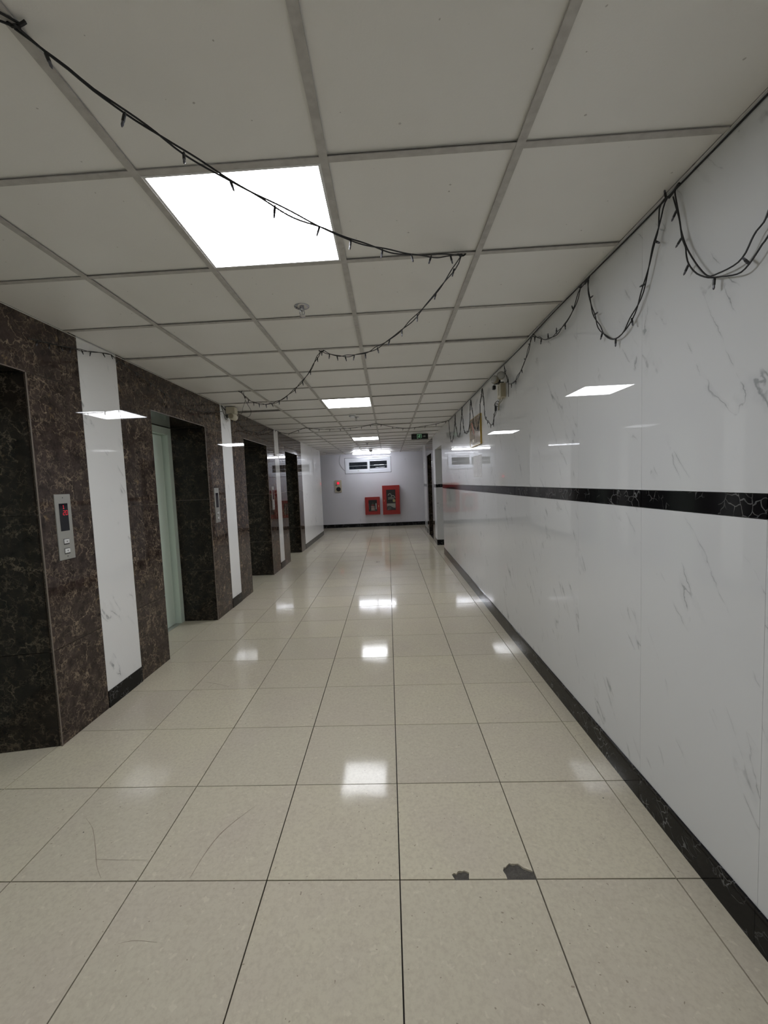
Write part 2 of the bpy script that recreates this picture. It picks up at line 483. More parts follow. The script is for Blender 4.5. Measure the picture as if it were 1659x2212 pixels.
# ================================================================== CEILING
ceiling = boxes('ceiling', [((-5.0, YB - 0.3, ZC + 0.40), (4.2, YE + 0.2, ZC + 0.55))], M['slab'])
tag(ceiling, 'suspended ceiling of square boards in a grey grid', None, None, 'structure')
K0, K1 = -7, 22
LIGHT_CELLS = {(-1, -6), (-1, 0), (-1, 6), (-1, 13)}
def cellx(i): return (max(CX0 + i * CT, XL), XR if i == 1 else CX0 + (i + 1) * CT)
for k in range(K0, K1):
    y0, y1 = CY0 + k * CT, CY0 + (k + 1) * CT
    y0, y1 = max(y0, YB), min(y1, YE)
    cols = list(range(-3, 2))
    for i in cols:
        if (i, k) in LIGHT_CELLS: continue
        x0, x1 = cellx(i)
        far = y1
        lift = random.choice((0.0, 0.0, 0.001, 0.002, 0.003))
        if (i, k) == (-3, 6): far = 5.575          # cut short: dark gap
        if (i, k) == (-3, 2): lift = 0.004
        if (i, k) in ((1, 2), (0, 9)): lift = 0.008
        z = ZC + 0.007 + lift
        t = piece('tile', (x0 + 0.006, y0 + 0.006, z), (x1 - 0.006, far - 0.006, z + 0.012), M['ceil'], ceiling)
    for i in cols:
        x0, x1 = cellx(i)
        piece('cross_tee', (x0 + 0.012, CY0 + k * CT - 0.012, ZC), (x1 - 0.012, CY0 + k * CT + 0.012, ZC + 0.003), M['bar'], ceiling)
        piece('tee_web', (x0 + 0.012, CY0 + k * CT - 0.001, ZC + 0.003), (x1 - 0.012, CY0 + k * CT + 0.001, ZC + 0.035), M['bar'], ceiling)
for i in range(-2, 2):
    x = CX0 + i * CT
    boxes('main_runner', [((x - 0.013, YB, ZC - 0.0015), (x + 0.013, YE, ZC + 0.003)), ((x - 0.001, YB, ZC + 0.003), (x + 0.001, YE, ZC + 0.04))], M['bar'], ceiling)
boxes('wall_angle', [((XR - 0.008, YB, ZC + 0.002), (XR, L_END, ZC + 0.004))], M['ceil'], ceiling)
boxes('wall_angle', [((XL, YB, ZC + 0.002), (XL + 0.008, L_END, ZC + 0.004))], M['ceil'], ceiling)
# cross corridor at the far end, side passage
for x0, x1 in ((-4.5, XL), (XR, 3.6)):
    piece('tile', (x0, L_END if x0 < 0 else R_END, ZC + 0.007), (x1, YE, ZC + 0.019), M['ceil'], ceiling)
piece('tile', (XR + 0.16, OPEN_R[0] - 0.02, ZC + 0.007), (3.0, 9.6, ZC + 0.019), M['ceil'], ceiling)

# ================================================================== WALLS
TT = 0.010
def rtile(parent, y0, y1, z0, z1, mat, side, name='tile', x=None, g=0.0008, proud=0.0):
    """tile on a wall that runs along the hall; side -1 = left wall, +1 = right wall"""
    xw = (XL if side < 0 else XR) if x is None else x
    if side < 0: lo, hi = xw - TT, xw + proud
    else: lo, hi = xw - proud, xw + TT
    return piece(name, (lo, y0 + g, z0 + g), (hi, y1 - g, z1 - g), mat, parent)
def ytile(parent, x0, x1, y, z0, z1, mat, name='tile', d=1, g=0.0008):
    lo, hi = (y, y + TT) if d > 0 else (y - TT, y)
    return piece(name, (x0 + g, lo, z0 + g), (x1 - g, hi, z1 - g), mat, parent)

# ---- left wall with the lift portals
HL = 2.170
BR = [(-1.50, 0.43), (0.80, 2.724), (3.119, 5.052), (5.372, 7.42), (7.702, 9.70)]    # brown marble portals
WS = [(-1.86, -1.50), (0.43, 0.80), (2.724, 3.119), (5.052, 5.372), (7.42, 7.702)]   # white strips
bk = []
prev = YB
for (a, b) in RECS:
    bk.append(((XL - 0.62, prev, 0.0), (XL - TT + 0.003, a - TT + 0.003, ZC + 0.35)))
    bk.append(((XL - 0.62, a - TT + 0.003, HL + TT), (XL - TT + 0.003, b + TT - 0.003, ZC + 0.35)))
    bk.append(((XL - 0.62, a - TT, 0.0), (XDOOR - 0.075, b + TT, HL + TT)))
    prev = b + TT - 0.003
bk.append(((XL - 0.62, prev, 0.0), (XL - TT + 0.003, L_END, ZC + 0.35)))
wall_left = boxes('wall_left', bk, M['grout_tan'])
tag(wall_left, 'lift wall of brown marble portals and white strips', None, None, 'structure')
G2 = 0.0017
for (a, b), (p, q) in zip(RECS, BR):
    for s0, s1 in ((p, a), (b, q)):
        for z0, z1 in ((0.0, 0.572), (0.572, 1.372), (1.372, HL)):
            rtile(wall_left, s0, s1, z0, z1, M['brown'], -1, 'marble_panel', g=G2)
    cuts = [p] + [q - 0.154 - 0.8 * j for j in (2, 1, 0) if q - 0.154 - 0.8 * j > p + 0.05] + [q]
    for s0, s1 in zip(cuts, cuts[1:]):
        rtile(wall_left, s0, s1, HL, ZC + 0.03, M['brown'], -1, 'marble_panel', g=G2)
    # reveal (jambs and soffit)
    for z0, z1 in ((0.0, 0.572), (0.572, 1.372), (1.372, HL)):
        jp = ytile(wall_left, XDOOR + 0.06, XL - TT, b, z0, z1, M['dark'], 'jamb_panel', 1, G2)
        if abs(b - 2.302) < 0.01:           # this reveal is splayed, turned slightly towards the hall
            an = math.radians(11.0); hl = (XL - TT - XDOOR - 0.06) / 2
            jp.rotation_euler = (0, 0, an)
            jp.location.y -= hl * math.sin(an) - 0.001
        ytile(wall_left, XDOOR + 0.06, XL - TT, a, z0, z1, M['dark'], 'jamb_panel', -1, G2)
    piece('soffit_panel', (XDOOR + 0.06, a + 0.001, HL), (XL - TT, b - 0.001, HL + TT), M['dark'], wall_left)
    # thin cut edges of the marble at the opening
    piece('corner_trim', (XL - 0.002, b - 0.001, 0.0), (XL + 0.0015, b + 0.007, HL), M['edge'], wall_left)
    piece('corner_trim', (XL - 0.002, a, HL - 0.001), (XL + 0.0015, b, HL + 0.005), M['edge'], wall_left)
for (a, b) in WS:
    for z0, z1 in ((0.118, ZC + 0.03),):
        rtile(wall_left, a, b, z0, z1, M['strip'], -1, 'white_tile', g=0.0005)
for y0, y1 in ((9.70, 10.3), (10.3, 10.9), (10.9, 11.5), (11.5, 12.1), (12.1, L_END)):
    for z0, z1 in ((0.118, 1.30), (1.30, ZC + 0.03)):
        rtile(wall_left, y0, y1, z0, z1, M['strip'], -1, 'white_tile', g=0.0005)
rtile(wall_left, YB, -1.86, 0.0, ZC + 0.03, M['brown'], -1, 'marble_panel', g=G2)
bl = bpy.data.objects.new('baseboard_left', None); COL.objects.link(bl); tag(bl, 'black skirting tiles under the white strips', None, None, 'structure')
for (a, b) in WS + [(9.70, 10.6), (10.6, 11.5), (11.5, L_END)]:
    rtile(bl, a, b, 0.0, 0.118, M['black'], -1, 'skirting_tile', g=0.0005, proud=0.004)
ret = boxes('wall_far_left', [((-4.6, L_END - 0.12, 0), (XL - TT, L_END, ZC + 0.35)), ((-4.7, L_END, 0), (-4.6, YE, ZC + 0.35))], M['plaster'])
tag(ret, kind='structure')

# ---- lift doors
def lift_door(n, a, b):
    d = bpy.data.objects.new('door_%d' % n, None); COL.objects.link(d); d.location = (XDOOR, (a + b) / 2, 0)
    tag(d, 'pale green steel lift door in a marble recess', None, None, 'structure')
    h = (b - a) / 2
    for s in (-1, 1):
        lo, hi = sorted((s * h, s * (h - 0.075)))
        boxes('door_jamb', [((-0.03, lo, 0.0), (0.06, hi, 2.09))], M['green_wall'], d, bevel=0.002)
        lo, hi = sorted((s * 0.0015, s * (h - 0.088)))
        boxes('door_leaf', [((-0.035, lo, 0.006), (0.0, hi, 2.085))], M['green_wall'], d, bevel=0.002)
    boxes('door_head', [((-0.03, -h, 2.09), (0.06, h, 2.165))], M['green_wall'], d, bevel=0.002)
    boxes('door_back', [((-0.07, -h, 0.0), (-0.04, h, 2.165))], M['gap'], d)
    boxes('threshold', [((-0.04, -h, -0.008), (0.055, h, 0.003))], M['steel'], d)
    return d
for n, (a, b) in enumerate(RECS): lift_door(n + 1, a, b)

# ---- right wall
ZB0, ZB1, ZBASE = 1.320, 1.395, 0.125
OPH = 2.170
RREC = (10.39, 11.50); RH = 2.153
RB = (10.0, 11.90)
wr = [((XR + TT - 0.002, YB, 0), (XR + 0.16, OPEN_R[0] - TT, ZC + 0.35)),
      ((XR + TT - 0.002, OPEN_R[0] - TT, OPH + 0.006), (XR + 0.16, 9.58 + TT, ZC + 0.35)),
      ((XR + TT - 0.002, 9.58 + TT, 0), (XR + 0.16, RREC[0] - TT, ZC + 0.35)),
      ((XR + TT - 0.002, RREC[0] - TT, RH + TT), (XR + 0.16, RREC[1] + TT, ZC + 0.35)),
      ((XR + TT - 0.002, RREC[1] + TT, 0), (XR + 0.16, R_END, ZC + 0.35))]
wall_right = boxes('wall_right', wr, M['grout_white'])
tag(wall_right, 'long white veined tile wall with a black band', None, None, 'structure')
J0 = 1.235
seg = []
for k in range(-7, 13):
    y0, y1 = J0 + 0.6 * k, J0 + 0.6 * (k + 1)
    y0, y1 = max(y0, YB), min(y1, OPEN_R[0])
    if y1 - y0 > 0.02: seg.append((y0, y1))
seg += [(9.58, RB[0]), (RB[1], 12.3), (12.3, R_END)]
br = bpy.data.objects.new('baseboard_right', None); COL.objects.link(br); tag(br, 'black skirting tiles along the white wall', None, None, 'structure')
for y0, y1 in seg:
    rtile(wall_right, y0, y1, ZBASE, ZB0, M['white'], 1, 'white_tile', g=0.0005)
    rtile(wall_right, y0, y1, ZB1, ZC + 0.03, M['white'], 1, 'white_tile', g=0.0005)
    rtile(wall_right, y0, y1, ZB0, ZB1, M['black'], 1, 'band_tile', g=0.0018, proud=0.001)
    rtile(br, y0, y1, 0.0, ZBASE, M['black'], 1, 'skirting_tile', g=0.0006, proud=0.007)
for y0, y1 in ((OPEN_R[0], 9.0), (9.0, 9.58)):
    rtile(wall_right, y0, y1, OPH, ZC + 0.03, M['white'], 1, 'white_tile', g=0.0005)
for y0, y1 in ((RB[0], RREC[0]), (RREC[1], RB[1])):
    for z0, z1 in ((0.0, 0.572), (0.572, 1.372), (1.372, RH)):
        rtile(wall_right, y0, y1, z0, z1, M['brown'], 1, 'marble_panel', g=G2)
for y0, y1 in ((RB[0], 10.8), (10.8, RB[1])):
    rtile(wall_right, y0, y1, RH, ZC + 0.03, M['brown'], 1, 'marble_panel', g=G2)
for z0, z1 in ((0.0, 0.572), (0.572, 1.372), (1.372, RH)):
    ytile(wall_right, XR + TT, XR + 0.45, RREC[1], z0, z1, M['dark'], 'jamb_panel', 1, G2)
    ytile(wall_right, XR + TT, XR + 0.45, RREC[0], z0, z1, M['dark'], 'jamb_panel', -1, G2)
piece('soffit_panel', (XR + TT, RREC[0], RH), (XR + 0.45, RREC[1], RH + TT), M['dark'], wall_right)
d6 = bpy.data.objects.new('door_6', None); COL.objects.link(d6); tag(d6, 'dark door deep in a black marble recess', None, None, 'structure')
boxes('door_leaf', [((XR + 0.42, RREC[0], 0.0), (XR + 0.46, RREC[1], RH))], M['steel_dark'], d6, bevel=0.002)
# side passage: its far wall faces the hall, with the band and skirting running on
passage = boxes('wall_passage', [((XR + 0.155, 9.58 + TT, 0), (3.05, 9.70, ZC + 0.35)), ((XR + 0.155, 8.28, 0), (3.05, OPEN_R[0] - TT, ZC + 0.35)), ((3.0, OPEN_R[0] - TT, 0), (3.1, 9.6, ZC + 0.35))], M['plaster'])
tag(passage, kind='structure')
for x0, x1 in ((XR, XR + 0.6), (XR + 0.6, XR + 1.2), (XR + 1.2, 3.0)):
    for yy, dd in ((9.58, 1), (OPEN_R[0], -1)):
        ytile(passage, x0, x1, yy, ZBASE, ZB0, M['white'], 'white_tile', dd)
        ytile(passage, x0, x1, yy, ZB1, ZC + 0.03, M['white'], 'white_tile', dd)
        ytile(passage, x0, x1, yy, ZB0, ZB1, M['black'], 'band_tile', dd)
        ytile(passage, x0, x1, yy, 0.0, ZBASE, M['black'], 'skirting_tile', dd)
rr = boxes('wall_far_right', [((XR + 0.16, R_END - 0.12, 0), (3.7, R_END, ZC + 0.35)), ((3.6, R_END, 0), (3.7, YE, ZC + 0.35))], M['plaster'])
tag(rr, kind='structure')

# ---- wall behind the camera and end wall with the window opening
bw = boxes('wall_back', [((XL - 0.1, YB - 0.1, 0), (XR + 0.1, YB, ZC + 0.35))], M['plaster'])
tag(bw, kind='structure')
WX0, WX1, WZ0, WZ1 = -1.405, 0.085, 1.870, 2.322
wall_end = boxes('wall_end', [((-4.7, YE, 0), (WX0, YE + 0.15, ZC + 0.35)), ((WX1, YE, 0), (3.7, YE + 0.15, ZC + 0.35)),
                              ((WX0, YE, 0), (WX1, YE + 0.15, WZ0)), ((WX0, YE, WZ1), (WX1, YE + 0.15, ZC + 0.35))], M['end'])
tag(wall_end, 'glossy grey end wall', None, None, 'structure')
be = bpy.data.objects.new('baseboard_end', None); COL.objects.link(be); tag(be, 'black skirting along the end wall', None, None, 'structure')
x = -3.4
while x < 2.6:
    piece('skirting_tile', (x + 0.0006, YE - 0.012, 0.0), (x + 0.5994, YE, 0.118), M['black'], be); x += 0.6

# ---- window_1
win = bpy.data.objects.new('window_1', None); COL.objects.link(win); win.location = (0, YE, 0)
tag(win, 'small white sliding window high on the end wall', None, None, 'structure')
def rect_frame(name, x0, x1, z0, z1, w, y0, y1, mat, parent, bevel=0.003):
    return boxes(name, [((x0, y0, z0), (x1, y1, z0 + w)), ((x0, y0, z1 - w), (x1, y1, z1)),
                        ((x0, y0, z0 + w), (x0 + w, y1, z1 - w)), ((x1 - w, y0, z0 + w), (x1, y1, z1 - w))], mat, parent, bevel=0)
rect_frame('seal', WX0 - 0.042, WX1 + 0.042, WZ0 - 0.042, WZ1 + 0.042, 0.012, -0.004, 0.0, M['steel_dark'], win)  # dark outline added as a painted shadow gap around the frame
rect_frame('seal', WX0 + 0.026, -0.596, WZ0 + 0.026, WZ1 - 0.031, 0.012, -0.001, 0.02, M['steel_dark'], win)  # same painted shade line around the left sash
rect_frame('outer_frame', WX0 - 0.03, WX1 + 0.03, WZ0 - 0.03, WZ1 + 0.03, 0.07, -0.02, 0.05, M['upvc'], win)
s1 = rect_frame('sash', WX0 + 0.03, -0.60, WZ0 + 0.03, WZ1 - 0.035, 0.075, -0.005, 0.025, M['upvc'], win)
s2 = rect_frame('sash', -0.67, WX1 - 0.03, WZ0 + 0.045, WZ1 - 0.02, 0.07, 0.03, 0.055, M['upvc'], win)
boxes('pane', [((WX0 + 0.10, 0.008, WZ0 + 0.10), (-0.67, 0.012, WZ1 - 0.10))], M['glass'], s1)
boxes('pane', [((-0.605, 0.040, WZ0 + 0.11), (WX1 - 0.095, 0.044, WZ1 - 0.085))], M['glass'], s2)
boxes('latch', [((-1.02, -0.016, WZ0 + 0.045), (-0.96, -0.005, WZ0 + 0.06))], M['steel'], s1)
boxes('outside_bar', [((WX0 + 0.03, 0.10, 2.085), (WX1 - 0.03, 0.115, 2.10))], M['upvc'], win)
boxes('outside_bar', [((-0.70, 0.10, WZ0), (-0.685, 0.115, WZ1))], M['greywire'], win)

# ================================================================== LIGHTS
def light_panel(k, label):
    x0, x1 = CX0 - CT, CX0
    cx, cy = (x0 + x1) / 2, CY0 + (k + 0.5) * CT
    t = thing('ceiling_light', (cx, cy, ZC), label, 'ceiling light', 'square light panels in the ceiling grid')
    h, hd = 0.292, 0.283
    rect = [((-h, -h, 0.0), (h, -hd, 0.012)), ((-h, hd, 0.0), (h, h, 0.012)), ((-h, -hd, 0.0), (-hd, hd, 0.012)), ((hd, -hd, 0.0), (h, hd, 0.012))]
    boxes('frame', rect, M['whitep'], t)
    boxes('diffuser', [((-hd, -hd, 0.002), (hd, hd, 0.010))], M['panel'], t)
    boxes('housing', [((-hd, -hd, 0.012), (hd, hd, 0.05))], M['whitep'], t)
light_panel(-6, 'square light panel in the ceiling at the start of the hall')
light_panel(0, 'square light panel crossed underneath by a string of fairy lights')
light_panel(6, 'square light panel with a smoke detector and sprinkler just behind it')
light_panel(13, 'square light panel beside the hanging exit sign, next before the tube lamps')
TY, TZ = 13.44, 2.435
tl = thing('tube_lamp', (-0.49, TY, ZC), 'white twin tube lamp on the ceiling before the end wall window', 'tube lamp')
boxes('batten', [((-0.62, -0.03, -0.022), (0.62, 0.03, 0.0))], M['whitep'], tl, bevel=0.003)
for s in (-1, 1):
    bm = bmesh.new(); x0, x1 = sorted((s * 0.022, s * 0.60)); lathe(bm, [(0.022, x0), (0.022, x1)], 'X', (0, 0, TZ - ZC), 14)
    mesh_obj('tube', bm, M['tube'], tl, smooth=True)
    boxes('tube_cap', [((s * 0.60 - 0.012, -0.02, -0.08), (s * 0.60 + 0.012, 0.02, -0.02))], M['whitep'], tl)
boxes('middle_bracket', [((-0.014, -0.022, -0.085), (0.014, 0.022, -0.02))], M['whitep'], tl)

# ================================================================== CEILING FITTINGS
def sprinkler(x, y, label):
    t = thing('fire_sprinkler', (x, y, ZC + 0.006), label, 'sprinkler', 'pendent sprinklers in the ceiling boards')
    bm = bmesh.new(); lathe(bm, [(0.044, 0.0), (0.043, -0.004), (0.032, -0.008), (0.014, -0.009)], 'Z'); mesh_obj('escutcheon', bm, M['chrome'], t, smooth=True)
    bm = bmesh.new(); lathe(bm, [(0.013, -0.006), (0.013, -0.022), (0.010, -0.026)], 'Z', n=12); mesh_obj('body', bm, M['chrome'], t, smooth=True)
    bm = bmesh.new()
    for s in (-1, 1): tube(bm, catmull([(s * 0.009, 0, -0.022), (s * 0.014, 0, -0.036), (s * 0.005, 0, -0.054)], 0.006), 0.0028)
    tube(bm, [Vector((0, 0, -0.024)), Vector((0, 0, -0.05))], 0.002)
    mesh_obj('yoke_arms', bm, M['chrome'], t)
    bm = bmesh.new(); lathe(bm, [(0.006, -0.051), (0.019, -0.054), (0.0195, -0.057), (0.006, -0.059)], 'Z', n=14); mesh_obj('deflector', bm, M['chrome'], t)
sprinkler(-0.453, 2.462, 'chrome sprinkler just behind the light panel crossed by fairy lights')
sprinkler(-0.450, 6.50, 'sprinkler beside the white smoke detector')
sprinkler(-0.493, 10.75, 'sprinkler between the furthest square light panel and the tube lamps')
def detector(x, y, label):
    t = thing('smoke_detector', (x, y, ZC + 0.006), label, 'smoke detector')
    bm = bmesh.new(); lathe(bm, [(0.055, 0.0), (0.056, -0.012), (0.050, -0.018)], 'Z'); mesh_obj('base', bm, M['whitep'], t, smooth=True)
    bm = bmesh.new(); lathe(bm, [(0.046, -0.018), (0.044, -0.030), (0.030, -0.044), (0.012, -0.048)], 'Z'); mesh_obj('dome', bm, M['whitep'], t, smooth=True)
    bm = bmesh.new(); lathe(bm, [(0.047, -0.020), (0.047, -0.026)], 'Z'); mesh_obj('vent_ring', bm, M['steel_dark'], t)
detector(-0.490, 6.27, 'round white smoke detector beside a sprinkler')
detector(-0.494, 13.02, 'round white smoke detector close in front of the tube lamps')

# exit sign hung below the ceiling
EY = 9.00
es = thing('exit_sign', (0.708, EY, ZC), 'black exit sign with green running figure and arrow under the ceiling', 'exit sign')
es.rotation_euler = (0, 0, 0)
w, h = 0.181, 0.126
boxes('case', [((-w, 0.002, -h - 0.008), (w, 0.024, -0.010))], M['steel'], es, bevel=0.002)
boxes('mount', [((-w * 0.8, 0.002, -0.012), (w * 0.8, 0.022, 0.0))], M['steel'], es)
face = boxes('face', [((-w + 0.008, -0.001, -h - 0.002), (w - 0.008, 0.003, -0.016))], M['blackp'], es)
bm = bmesh.new()
def fl(bm, pts, y):
    bm.faces.new([bm.verts.new((px_, y, pz_)) for px_, pz_ in pts])
def bar2(bm, x0, z0, x1, z1, wd_, y):
    dx, dz = x1 - x0, z1 - z0; L_ = math.hypot(dx, dz); nx, nz = -dz / L_ * wd_ / 2, dx / L_ * wd_ / 2
    fl(bm, [(x0 + nx, z0 + nz), (x1 + nx, z1 + nz), (x1 - nx, z1 - nz), (x0 - nx, z0 - nz)], y)
for (x0, z0, x1, z1) in ((-0.052, -0.118, -0.052, -0.026), (-0.056, -0.028, 0.038, -0.028), (0.034, -0.026, 0.034, -0.108)): bar2(bm, x0, z0, x1, z1, 0.008, -0.003)
fl(bm, [(-0.004 + 0.008 * math.cos(k * 0.628), -0.043 + 0.008 * math.sin(k * 0.628)) for k in range(10)], -0.003)
bar2(bm, -0.006, -0.052, -0.014, -0.080, 0.017, -0.003)
for (x0, z0, x1, z1) in ((-0.014, -0.078, 0.006, -0.092), (0.006, -0.092, 0.010, -0.112), (-0.014, -0.078, -0.020, -0.098), (-0.020, -0.098, -0.040, -0.106), (-0.006, -0.056, 0.014, -0.066), (0.014, -0.066, 0.024, -0.058), (-0.008, -0.056, -0.028, -0.062), (-0.028, -0.062, -0.034, -0.076)):
    bar2(bm, x0, z0, x1, z1, 0.0075, -0.003)
mesh_obj('running_figure', bm, M['sign_green'], face)
bm = bmesh.new(); bar2(bm, 0.062, -0.068, 0.104, -0.068, 0.011, -0.003)
fl(bm, [(0.098, -0.048), (0.126, -0.068), (0.098, -0.088)], -0.003)
mesh_obj('arrow', bm, M['sign_arrow'], face)
bm = bmesh.new()
for zz in (-0.066, -0.102):
    for j in range(5): bar2(bm, -0.146 + j * 0.017, zz, -0.134 + j * 0.017, zz, 0.016, -0.003)
mesh_obj('lettering', bm, M['sign_text'], face)

# ================================================================== LIFT CALL PANELS
SEG = {'0': 'abcdef', '1': 'bc', '2': 'abged'}
def digit(bm, ch, y, z, w, h, t, x):
    if ch == '1':
        pcs = [(0, 0, 0, h), (-w * 0.4, 0, w * 0.4, 0), (-w * 0.35, h * 0.8, 0, h)]
        pcs = [(y + a, z + b, y + c_, z + d_) for a, b, c_, d_ in pcs]
    else:
        S = dict(a=(-w / 2, h, w / 2, h), b=(w / 2, h / 2, w / 2, h), c=(w / 2, 0, w / 2, h / 2), d=(-w / 2, 0, w / 2, 0), e=(-w / 2, 0, -w / 2, h / 2), f=(-w / 2, h / 2, -w / 2, h), g=(-w / 2, h / 2, w / 2, h / 2))
        pcs = [tuple(v + (y if i % 2 == 0 else z) for i, v in enumerate(S[s])) for s in SEG[ch]]
    for a, b, c_, d_ in pcs:
        dy, dz = c_ - a, d_ - b; L_ = math.hypot(dy, dz); ny, nz = -dz / L_ * t / 2, dy / L_ * t / 2
        bm.faces.new([bm.verts.new((x, p_, q_)) for p_, q_ in ((a + ny, b + nz), (c_ + ny, d_ + nz), (c_ - ny, d_ - nz), (a - ny, b - nz))])
def call_panel(y, z, label, lit):
    t = thing('lift_call_panel', (XL, y, z), label, 'lift call panel', 'lift call panels on the marble')
    boxes('plate', [((0.0, -0.063, -0.199), (0.006, 0.063, 0.199))], M['steel'], t, bevel=0.0015)
    ds = boxes('display', [((0.004, -0.034, -0.024), (0.0072, 0.034, 0.143))], M['screen'], t)
    if lit:
        bm = bmesh.new(); digit(bm, '1', 0.000, 0.112, 0.013, 0.020, 0.0035, 0.0078); mesh_obj('digit', bm, M['led'], ds)
        for ch, yy in (('2', 0.000), ('0', 0.021)):
            bm = bmesh.new(); digit(bm, ch, yy, 0.073, 0.0135, 0.026, 0.0034, 0.0078); mesh_obj('digit', bm, M['led'], ds)
    for zz, s in ((-0.088, 1), (-0.146, -1)):
        boxes('button_surround', [((0.004, -0.022, zz - 0.020), (0.0068, 0.022, zz + 0.016))], M['steel_dark'], t)
        bt = boxes('button', [((0.005, -0.019, zz - 0.013), (0.0105, 0.019, zz + 0.013))], M['whitep'], t, bevel=0.0015)
        bm = bmesh.new(); bm.faces.new([bm.verts.new((0.0109, yy, zz + s * q_)) for yy, q_ in ((-0.0055, -0.004), (0.0055, -0.004), (0, 0.005))]); mesh_obj('arrow_mark', bm, M['steel_dark'], bt)
    for zz in (0.178, -0.180):
        bm = bmesh.new(); lathe(bm, [(0.0035, 0.005), (0.0035, 0.0072)], 'X', (0, 0, zz), 8); mesh_obj('screw', bm, M['steel_dark'], t)
call_panel(2.4755, 1.2865, 'steel lift call panel showing red digits 1 and 20', True)
call_panel(4.772, 1.296, 'steel lift call panel with dark display beside the lift with pale green door in view', False)
call_panel(7.142, 1.294, 'steel lift call panel with dark display on the marble pillar furthest down the lift wall', False)

# ================================================================== END WALL FITTINGS
ap = thing('fire_alarm_panel', (-1.70, YE, 1.425), 'cream fire alarm panel with red lamp and round black sounder', 'fire alarm')
boxes('plate', [((-0.115, -0.03, -0.205), (0.115, 0.0, 0.205))], M['cream'], ap, bevel=0.004)
boxes('side_edge', [((-0.135, -0.02, -0.21), (-0.115, 0.0, 0.21))], M['whitep'], ap)
bm = bmesh.new(); lathe(bm, [(0.056, -0.028), (0.056, -0.036), (0.048, -0.038)], 'Y', (0, 0, 0.105)); mesh_obj('lamp_bezel', bm, M['cream_dark'], ap)
bm = bmesh.new(); lathe(bm, [(0.046, -0.034), (0.044, -0.052), (0.030, -0.066), (0.010, -0.071)], 'Y', (0, 0, 0.105))
mesh_obj('lamp', bm, plain('alarm_lamp_red', (0.6, 0.02, 0.05), 0.25, 0, 0.5, (1.0, 0.02, 0.06), 0.35), ap, smooth=True)
bm = bmesh.new(); lathe(bm, [(0.075, -0.028), (0.075, -0.044), (0.060, -0.050), (0.030, -0.050), (0.026, -0.040), (0.004, -0.040)], 'Y', (0.008, 0, -0.098), 24); mesh_obj('sounder', bm, M['blackp'], ap)
boxes('call_button', [((-0.085, -0.036, 0.02), (-0.05, -0.028, 0.05))], M['steel_dark'], ap, bevel=0.003)
boxes('nameplate', [((0.05, -0.033, -0.165), (0.105, -0.029, -0.150))], M['cream_dark'], ap)

def cabinet(x0, x1, z0, z1, dx0, dx1, dz0, dz1, label, dep, handle_x, rounded):
    cx = (x0 + x1) / 2
    t = thing('fire_cabinet', (cx, YE - 0.002, z0), label, 'fire cabinet', 'red fire cabinets on the end wall')
    a, b, H_ = x0 - cx, x1 - cx, z1 - z0
    th = 0.012
    bd = boxes('body', [((a, -dep, 0), (b, -0.004, th)), ((a, -dep, H_ - th), (b, -0.004, H_)), ((a, -dep, th), (a + th, -0.004, H_ - th)), ((b - th, -dep, th), (b, -0.004, H_ - th)),
                        ((a, -0.004, 0), (b, 0.0, H_))], M['red'], t)
    boxes('lining', [((a + th, -0.010, th), (b - th, -0.0045, H_ - th)), ((a + th, -dep + 0.004, th + 0.001), (a + th + 0.002, -0.01, H_ - th)), ((b - th - 0.002, -dep + 0.004, th + 0.001), (b - th, -0.01, H_ - th)),
                     ((a + th, -dep + 0.004, H_ - th - 0.003), (b - th, -0.01, H_ - th - 0.001))], M['inside'], t)
    e, f, g0, g1 = dx0 - cx, dx1 - cx, dz0 - z0, dz1 - z0
    dr = boxes('door', [((a - 0.003, -dep - 0.018, -0.003), (b + 0.003, -dep - 0.001, g0)), ((a - 0.003, -dep - 0.018, g1), (b + 0.003, -dep - 0.001, H_ + 0.003)),
                        ((a - 0.003, -dep - 0.018, g0), (e, -dep - 0.001, g1)), ((f, -dep - 0.018, g0), (b + 0.003, -dep - 0.001, g1))], M['red'], t)
    boxes('door_glass', [((e, -dep - 0.008, g0), (f, -dep - 0.005, g1))], M['glass'], dr)
    rect_frame('door_seal', e, f, g0, g1, 0.010, -dep - 0.020, -dep - 0.009, M['inside'], dr)
    bm = bmesh.new(); lathe(bm, [(0.012, -dep - 0.018), (0.012, -dep - 0.026), (0.004, -dep - 0.03)], 'Y', (handle_x - cx, 0, H_ * 0.5), 10); mesh_obj('lock', bm, M['brass'], dr)
    boxes('handle', [((handle_x - cx - 0.006, -dep - 0.03, H_ * 0.5 - 0.05), (handle_x - cx + 0.006, -dep - 0.018, H_ * 0.5 - 0.015))], M['brass'], dr)
    for zz in (0.06, H_ - 0.06):
        hx = a if handle_x > cx else b
        boxes('hinge', [((hx - 0.006, -dep - 0.012, zz - 0.03), (hx + 0.006, -dep + 0.004, zz + 0.03))], M['red_deep'], t)
    return t
cabinet(-0.80, -0.303, 0.427, 1.014, -0.685, -0.400, 0.535, 0.918, 'short red fire cabinet holding an extinguisher', 0.17, -0.350, True)
cabinet(-0.205, 0.367, 0.412, 1.381, -0.075, 0.230, 0.555, 1.240, 'tall red fire cabinet holding a hose', 0.20, -0.150, False)
fe = thing('fire_extinguisher', (-0.545, YE - 0.10, 0.4395), 'red fire extinguisher inside the short red cabinet', 'fire extinguisher')
bm = bmesh.new(); lathe(bm, [(0.055, 0.0), (0.060, 0.02), (0.060, 0.27), (0.052, 0.31), (0.024, 0.335)], 'Z'); mesh_obj('cylinder', bm, M['red_deep'], fe, smooth=True)
bm = bmesh.new(); lathe(bm, [(0.0608, 0.12), (0.0608, 0.215)], 'Z'); mesh_obj('label_band', bm, M['label'], fe, smooth=True)
